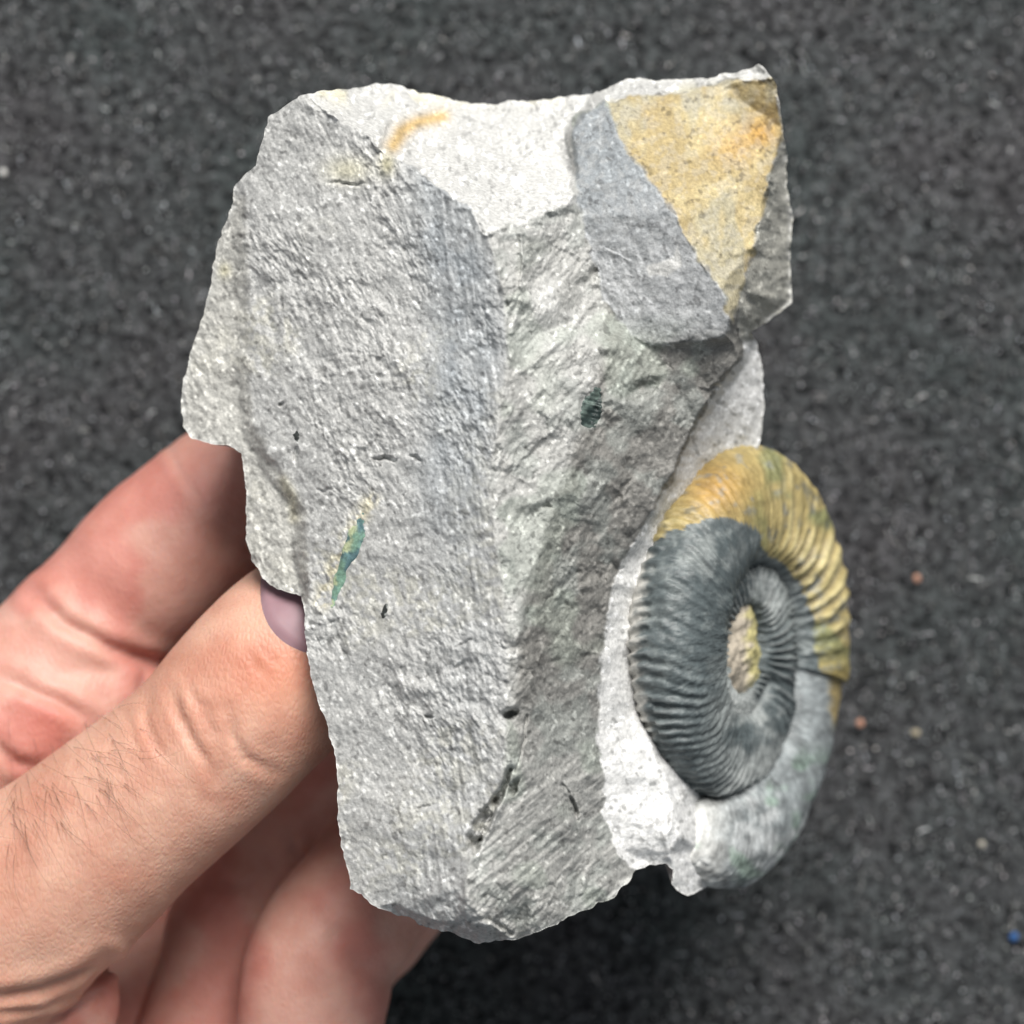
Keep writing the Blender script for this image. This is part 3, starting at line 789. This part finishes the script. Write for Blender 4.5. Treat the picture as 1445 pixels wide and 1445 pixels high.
lens('dark_fossil_fleck', [(547,842),(543,860),(539,880)], [3,7,4], 1, c_dark, 871)
lens('dark_fossil_fleck', [(419,598),(418,615),(423,634)], [4,7,2], 1, c_dark, 881)
f3 = lens('ribbed_shell_fragment', [(846,540),(838,565),(832,590),(826,610)], [4,16,20,11], 4.5, c_dgreen, 891, ribs=1.3)
f3['label'] = 'small dark green ribbed shell imprint'

# ------------------------------------------------------------------ hand
# chains: (x, y, z, radius) in plan units; radius as seen
CH = {
 'thumb':  [(-260,1440,-470,190),(-80,1340,-420,172),(60,1250,-375,150),(180,1150,-345,134),(285,1062,-330,128),(368,972,-322,132),(428,905,-335,126),(482,850,-365,104),(520,812,-395,70)],
 'index':  [(-330,1290,-640,170),(-150,1140,-620,140),(-20,1030,-610,128),(70,950,-622,118),(160,850,-640,108),(215,796,-632,113),(290,730,-640,112),(380,650,-680,100),(470,575,-730,88),(560,510,-770,74)],
 'index_pad': [(-60,1060,-600,126),(60,1010,-590,112),(150,985,-600,84),(185,985,-612,60)],
 'middle': [(-200,1560,-700,150),(80,1640,-700,130),(250,1540,-740,105),(312,1400,-770,96),(335,1290,-765,92),(430,1170,-750,88),(520,1060,-720,92),(620,960,-790,84),(700,880,-830,74)],
 'ring':   [(-150,1700,-720,150),(180,1740,-700,125),(400,1640,-630,108),(432,1480,-570,104),(454,1352,-555,106),(525,1250,-600,98),(620,1140,-740,94),(720,1050,-830,86),(800,980,-860,76)],
 'little': [(-100,1800,-760,140),(250,1850,-740,115),(390,1700,-720,90),(425,1520,-700,82),(455,1390,-720,82),(545,1280,-800,80),(660,1160,-880,76),(810,1120,-890,66)],
 'palm1':  [(-700,1750,-760,330),(-420,1600,-720,290),(-250,1450,-690,235)],
 'palm2':  [(-420,1640,-760,270),(-200,1700,-780,215),(-20,1740,-790,170)],
 'palm3':  [(-60,1560,-820,150),(120,1450,-880,120),(240,1340,-910,95),(330,1240,-930,80)],
 'web':    [(-280,1430,-560,190),(-110,1330,-590,150),(-20,1240,-640,120)],
 'thenar': [(-300,1560,-520,190),(-120,1480,-470,150),(20,1430,-480,118),(80,1420,-500,88)],
 'forearm':[(-700,1750,-770,330),(-1400,2250,-850,340),(-2400,2950,-950,380)],
}
SQ = {'forearm': .8, 'palm1': .8}
hc, hf = [], []
def tube(chain, nseg=9, nphi=36, flat=1.0):
    global hc, hf
    P = np.array(chain, float)
    wp = W(P[:, 0], P[:, 1], P[:, 2]) / S
    r = P[:, 3] * (D - P[:, 2]) / D
    n = len(P)
    t = np.linspace(0, n - 1, (n - 1) * nseg + 1)
    def cr(V):                                        # Catmull-Rom
        Vp = np.concatenate([[2 * V[0] - V[1]], V, [2 * V[-1] - V[-2]]])
        i = np.minimum(t.astype(int), n - 2); f = t - i
        if V.ndim > 1: f = f[:, None]
        a, b, c, d = Vp[i], Vp[i + 1], Vp[i + 2], Vp[i + 3]
        return .5 * (2 * b + (c - a) * f + (2 * a - 5 * b + 4 * c - d) * f ** 2 + (3 * b - a - 3 * c + d) * f ** 3)
    c = cr(wp); rr = cr(r)
    # rounded ends
    T = np.gradient(c, axis=0); T /= np.linalg.norm(T, axis=1)[:, None]
    ends = np.array([.0, .3, .55, .75, .9])
    h0 = [(c[0] - T[0] * rr[0] * math.cos(math.asin(s)), rr[0] * max(s, .02)) for s in ends]
    h1 = [(c[-1] + T[-1] * rr[-1] * math.cos(math.asin(s)), rr[-1] * max(s, .02)) for s in ends[::-1]]
    c = np.concatenate([[h[0] for h in h0], c, [h[0] for h in h1]]); rr = np.concatenate([[h[1] for h in h0], rr, [h[1] for h in h1]])
    T = np.concatenate([[T[0]] * 5, T, [T[-1]] * 5])
    up = np.array([0, 0, 1.0])
    A = np.cross(T, up); A /= np.linalg.norm(A, axis=1)[:, None]; B = np.cross(A, T)
    ph = np.linspace(0, 2 * math.pi, nphi, endpoint=False)
    V = c[:, None] + rr[:, None, None] * (np.cos(ph)[None, :, None] * A[:, None] + flat * np.sin(ph)[None, :, None] * B[:, None])
    m = len(c); base = sum(len(x) for x in hc)
    ix = np.arange(m * nphi).reshape(m, nphi) + base
    F = np.stack([ix[:-1], ix[1:], np.roll(ix, -1, 1)[1:], np.roll(ix, -1, 1)[:-1]], -1).reshape(-1, 4)
    hc.append(V.reshape(-1, 3)); nb = base + m * nphi
    hc.append(np.array([V[0].mean(0), V[-1].mean(0)]))
    hf += [tuple(f) for f in F]
    hf += [(ix[0, (k + 1) % nphi], ix[0, k], nb) for k in range(nphi)] + [(ix[-1, k], ix[-1, (k + 1) % nphi], nb + 1) for k in range(nphi)]
for nm, chn in CH.items():
    tube(chn, flat=SQ.get(nm, .95))
me = bpy.data.meshes.new('hand_base')
me.from_pydata(np.concatenate(hc).tolist(), [], [tuple(int(i) for i in f) for f in hf])
tmp = bpy.data.objects.new('hand_base', me); C.objects.link(tmp)
rm = tmp.modifiers.new('r', 'REMESH'); rm.mode = 'VOXEL'; rm.voxel_size = 6.0
sm = tmp.modifiers.new('s', 'SMOOTH'); sm.factor = .5; sm.iterations = 14
bpy.context.view_layer.update()
ev = tmp.evaluated_get(bpy.context.evaluated_depsgraph_get())
em = ev.to_mesh()
nvh = len(em.vertices); hv = np.empty(nvh * 3, np.float32); em.vertices.foreach_get('co', hv); hv = hv.reshape(-1, 3).astype(float)
hn = np.empty(nvh * 3, np.float32); em.vertices.foreach_get('normal', hn); hn = hn.reshape(-1, 3).astype(float)
hq = np.array([list(p_.vertices) for p_ in em.polygons if len(p_.vertices) == 4])
ht3 = [list(p_.vertices) for p_ in em.polygons if len(p_.vertices) == 3]
ev.to_mesh_clear()
bpy.data.objects.remove(tmp); bpy.data.meshes.remove(me)
hv *= S
hx, hy, hz = proj(hv)
# which digit a vertex belongs to
def chain_dist(nm):
    P = np.array(CH[nm], float); wp = W(P[:, 0], P[:, 1], P[:, 2]); r = P[:, 3] * (D - P[:, 2]) / D * S
    d = np.full(nvh, 1e9)
    for i in range(len(P) - 1):
        v = wp[i + 1] - wp[i]; t = np.clip(((hv - wp[i]) @ v) / (v @ v), 0, 1)
        d = np.minimum(d, np.linalg.norm(hv - wp[i] - t[:, None] * v, axis=1) - (r[i] + (r[i + 1] - r[i]) * t))
    return d
names = list(CH); DD = np.stack([chain_dist(n_) for n_ in names]); own = DD.argmin(0)
isd = lambda *n_: np.isin(own, [names.index(k_) for k_ in n_])
thumbw = 1 - sstep(-.0002, .0025, DD[names.index('thumb')] - np.min(np.delete(DD, names.index('thumb'), 0), 0))
# creases (plan polylines), sunk along the normal
def crease(line, depth, width, sel, wob=2):
    global hv
    dd = dist_line(hx + wob * fbm(hx, hy, 24, 2, 901), hy + wob * fbm(hx, hy, 24, 2, 911), line)
    L_ = np.array(line, float)
    e0 = np.hypot(hx - L_[0, 0], hy - L_[0, 1]); e1 = np.hypot(hx - L_[-1, 0], hy - L_[-1, 1])
    fade = sstep(0, 50, np.minimum(e0, e1) + 8)
    m = sel * (hn[:, 2] > -.1) * fade
    hv -= hn * (m * (depth * np.exp(-(dd / width) ** 2) - .45 * depth * np.exp(-((dd - 2.2 * width) / (1.6 * width)) ** 2)))[:, None] * S
T_ = isd('thumb').astype(float); I_ = isd('index', 'index_pad', 'web', 'palm1', 'palm2').astype(float); Mf = isd('middle', 'palm3').astype(float); Rg = isd('ring', 'little').astype(float)
TH = isd('thenar', 'web', 'palm1', 'palm2', 'thumb').astype(float)
for ln_, dp, wd_ in [([(210,985),(205,1020),(222,1055),(250,1085)], 5, 6), ([(245,975),(252,1010),(280,1060),(302,1098)], 8, 6.5), ([(262,955),(275,985),(300,1005)], 4, 5),
                     ([(320,1000),(330,1040),(345,1070),(385,1090)], 6, 7), ([(285,1000),(300,1030),(320,1045)], 3, 6), ([(180,1010),(190,1045),(205,1070)], 3, 5),
                     ([(345,915),(365,945),(385,965)], 3, 5), ([(360,900),(378,925),(400,945)], 2.5, 4)]:
    crease(ln_, dp * .72, wd_, T_)
for ln_, dp, wd_ in [([(50,840),(90,880),(150,910),(195,928),(235,940)], 12, 9), ([(0,955),(50,975),(100,998),(128,1022)], 10, 9), ([(238,625),(255,665),(280,700),(292,715)], 4, 6),
                     ([(262,640),(272,668),(290,690)], 3, 5), ([(-20,1040),(20,1075),(60,1090)], 8, 9)]:
    crease(ln_, dp, wd_, I_)
for ln_, dp, wd_ in [([(405,1175),(415,1195),(420,1215)], 6, 7), ([(300,1240),(330,1250),(360,1250)], 5, 9)]:
    crease(ln_, dp, wd_, Mf)
for ln_, dp, wd_ in [([(480,1330),(510,1365),(545,1372)], 9, 16)]:
    crease(ln_, dp, wd_, Rg)
for ln_, dp, wd_ in [([(-20,1412),(60,1398),(110,1378),(150,1356)], 14, 9), ([(-20,1432),(60,1420),(120,1395),(165,1360)], 9, 7), ([(20,1445),(90,1430),(150,1395)], 8, 7)]:
    crease(ln_, dp, wd_, TH)
# soft knuckle swelling and gentle unevenness
hv += hn * (2.2 * fbm(hx, hy, 60, 3, 921))[:, None] * S
# skin colours: tanned back of the thumb, pink palmar pads
n_ = fbm(hx, hy, 90, 3, 931)
palm_c = mix(np.ones((nvh, 3)) * srgb(198, 154, 140), srgb(192, 134, 122), sstep(-.15, .4, n_))
dors_c = mix(np.ones((nvh, 3)) * srgb(200, 158, 138), srgb(192, 146, 126), sstep(-.1, .4, n_))
hcl = mix(palm_c, dors_c, thumbw)
hcl = mix(hcl, srgb(198, 128, 100), .6 * thumbw * np.exp(-(((hx - 385) / 60) ** 2 + ((hy - 950) / 55) ** 2)))
hcl = mix(hcl, srgb(188, 108, 96), .6 * (1 - thumbw) * np.exp(-(((hx - 75) / 45) ** 2 + ((hy - 1025) / 30) ** 2)))
hcl = mix(hcl, srgb(194, 126, 116), .5 * (1 - thumbw) * np.exp(-(((hx - 290) / 70) ** 2 + ((hy - 680) / 60) ** 2)))
hand_tris = np.concatenate([hq[:, [0, 1, 2]], hq[:, [0, 2, 3]]] + ([np.array(ht3)] if ht3 else []))
hroot = W(np.array([-60.]), np.array([1300.]), np.array([-900.]))[0]
hand = mesh_obj('hand', hv - hroot, hand_tris, M_skin, cols=hcl)
hand.location = tuple(hroot)
tag(hand, 'hand reaching in with thumb and curled fingers gripping the fossil rock', 'hand')

bvh = BVHTree.FromPolygons([Vector(v) for v in hv], hand_tris.tolist())
campos = Vector((0, 0, (ZC + D) * S))
def hit(px_, py_):
    q_ = Vector(W(np.array([px_]), np.array([py_]), np.array([-300.]))[0])
    loc, nor, i, d = bvh.ray_cast(campos, (q_ - campos).normalized())
    return (loc, nor) if loc else (None, None)

# thumb nail: shallow curved plate following the thumb's back
def nail(ax0, ax1, pw, length):
    a = np.array(ax0, float); dvec = np.array(ax1, float) - a; dvec /= np.linalg.norm(dvec); pv = np.array([-dvec[1], dvec[0]])
    n_u, n_v = 26, 26
    co, ok = [], True
    for i in range(n_u):
        u = i / (n_u - 1)
        for j in range(n_v):
            v = j / (n_v - 1) * 2 - 1
            # rounded proximal end
            su = u * length + 38 * v * v * (1 - u)
            q_ = a + dvec * su + pv * v * pw
            loc, nor = hit(*q_)
            if loc is None: co.append(None); continue
            edge = min(1, min(1 - abs(v), u + .0) * 9)
            co.append(loc + nor * (S * (-1.4 + 5.4 * edge)))
    for k_ in range(len(co)):
        if co[k_] is None:
            near = min((q for q in range(len(co)) if co[q] is not None), key=lambda q: abs(q // n_v - k_ // n_v) + abs(q % n_v - k_ % n_v)); co[k_] = co[near].copy()
    ix = np.arange(n_u * n_v).reshape(n_u, n_v)
    F = np.stack([ix[:-1, :-1], ix[1:, :-1], ix[1:, 1:], ix[:-1, 1:]], -1).reshape(-1, 4)
    o = mesh_obj('nail', np.array([c_[:] for c_ in co]) - hroot, F, M_nail, hand)
    return o
nail((381,892), (461,832), 74, 130)

# hairs on the back of the thumb
hv_, hF_ = [], []
def hair(px_, py_, ang, ln_, curl):
    pts_ = []
    a = ang; x_, y_ = px_, py_
    for k_ in range(9):
        loc, nor = hit(x_, y_)
        if loc is None: break
        lift = S * (1.0 + 16 * math.sin(k_ / 8 * 2.2) * (ln_ / 70))
        pts_.append(loc + nor * lift)
        x_ += math.cos(a) * ln_ / 8; y_ += math.sin(a) * ln_ / 8; a += curl / 8
    if len(pts_) < 4: return
    for k_, p_ in enumerate(pts_):
        t_ = (pts_[min(k_ + 1, len(pts_) - 1)] - pts_[max(k_ - 1, 0)]).normalized()
        s1 = t_.cross(Vector((0, 0, 1))).normalized(); s2 = t_.cross(s1)
        r_ = S * .34 * (1 - .8 * k_ / (len(pts_) - 1))
        b0 = len(hv_)
        for q in range(3): hv_.append(p_ + (s1 * math.cos(q * 2.094) + s2 * math.sin(q * 2.094)) * r_)
        if k_:
            for q in range(3): hF_.append((b0 - 3 + q, b0 - 3 + (q + 1) % 3, b0 + (q + 1) % 3, b0 + q))
rg = random.Random(5)
for k_ in range(85):
    t_ = rg.random()
    x_ = 10 + 180 * t_ + rg.gauss(0, 20); y_ = 1150 - 105 * t_ + rg.gauss(0, 38)
    ang = .95 - .35 * t_ + rg.gauss(0, .28)
    if t_ < .25: ang += .5 * rg.random()
    hair(x_, y_, ang, rg.uniform(40, 120), rg.gauss(-.1, .45))
ho = mesh_obj('hair', np.array([v[:] for v in hv_]) - hroot, np.array(hF_), M_hair, hand)
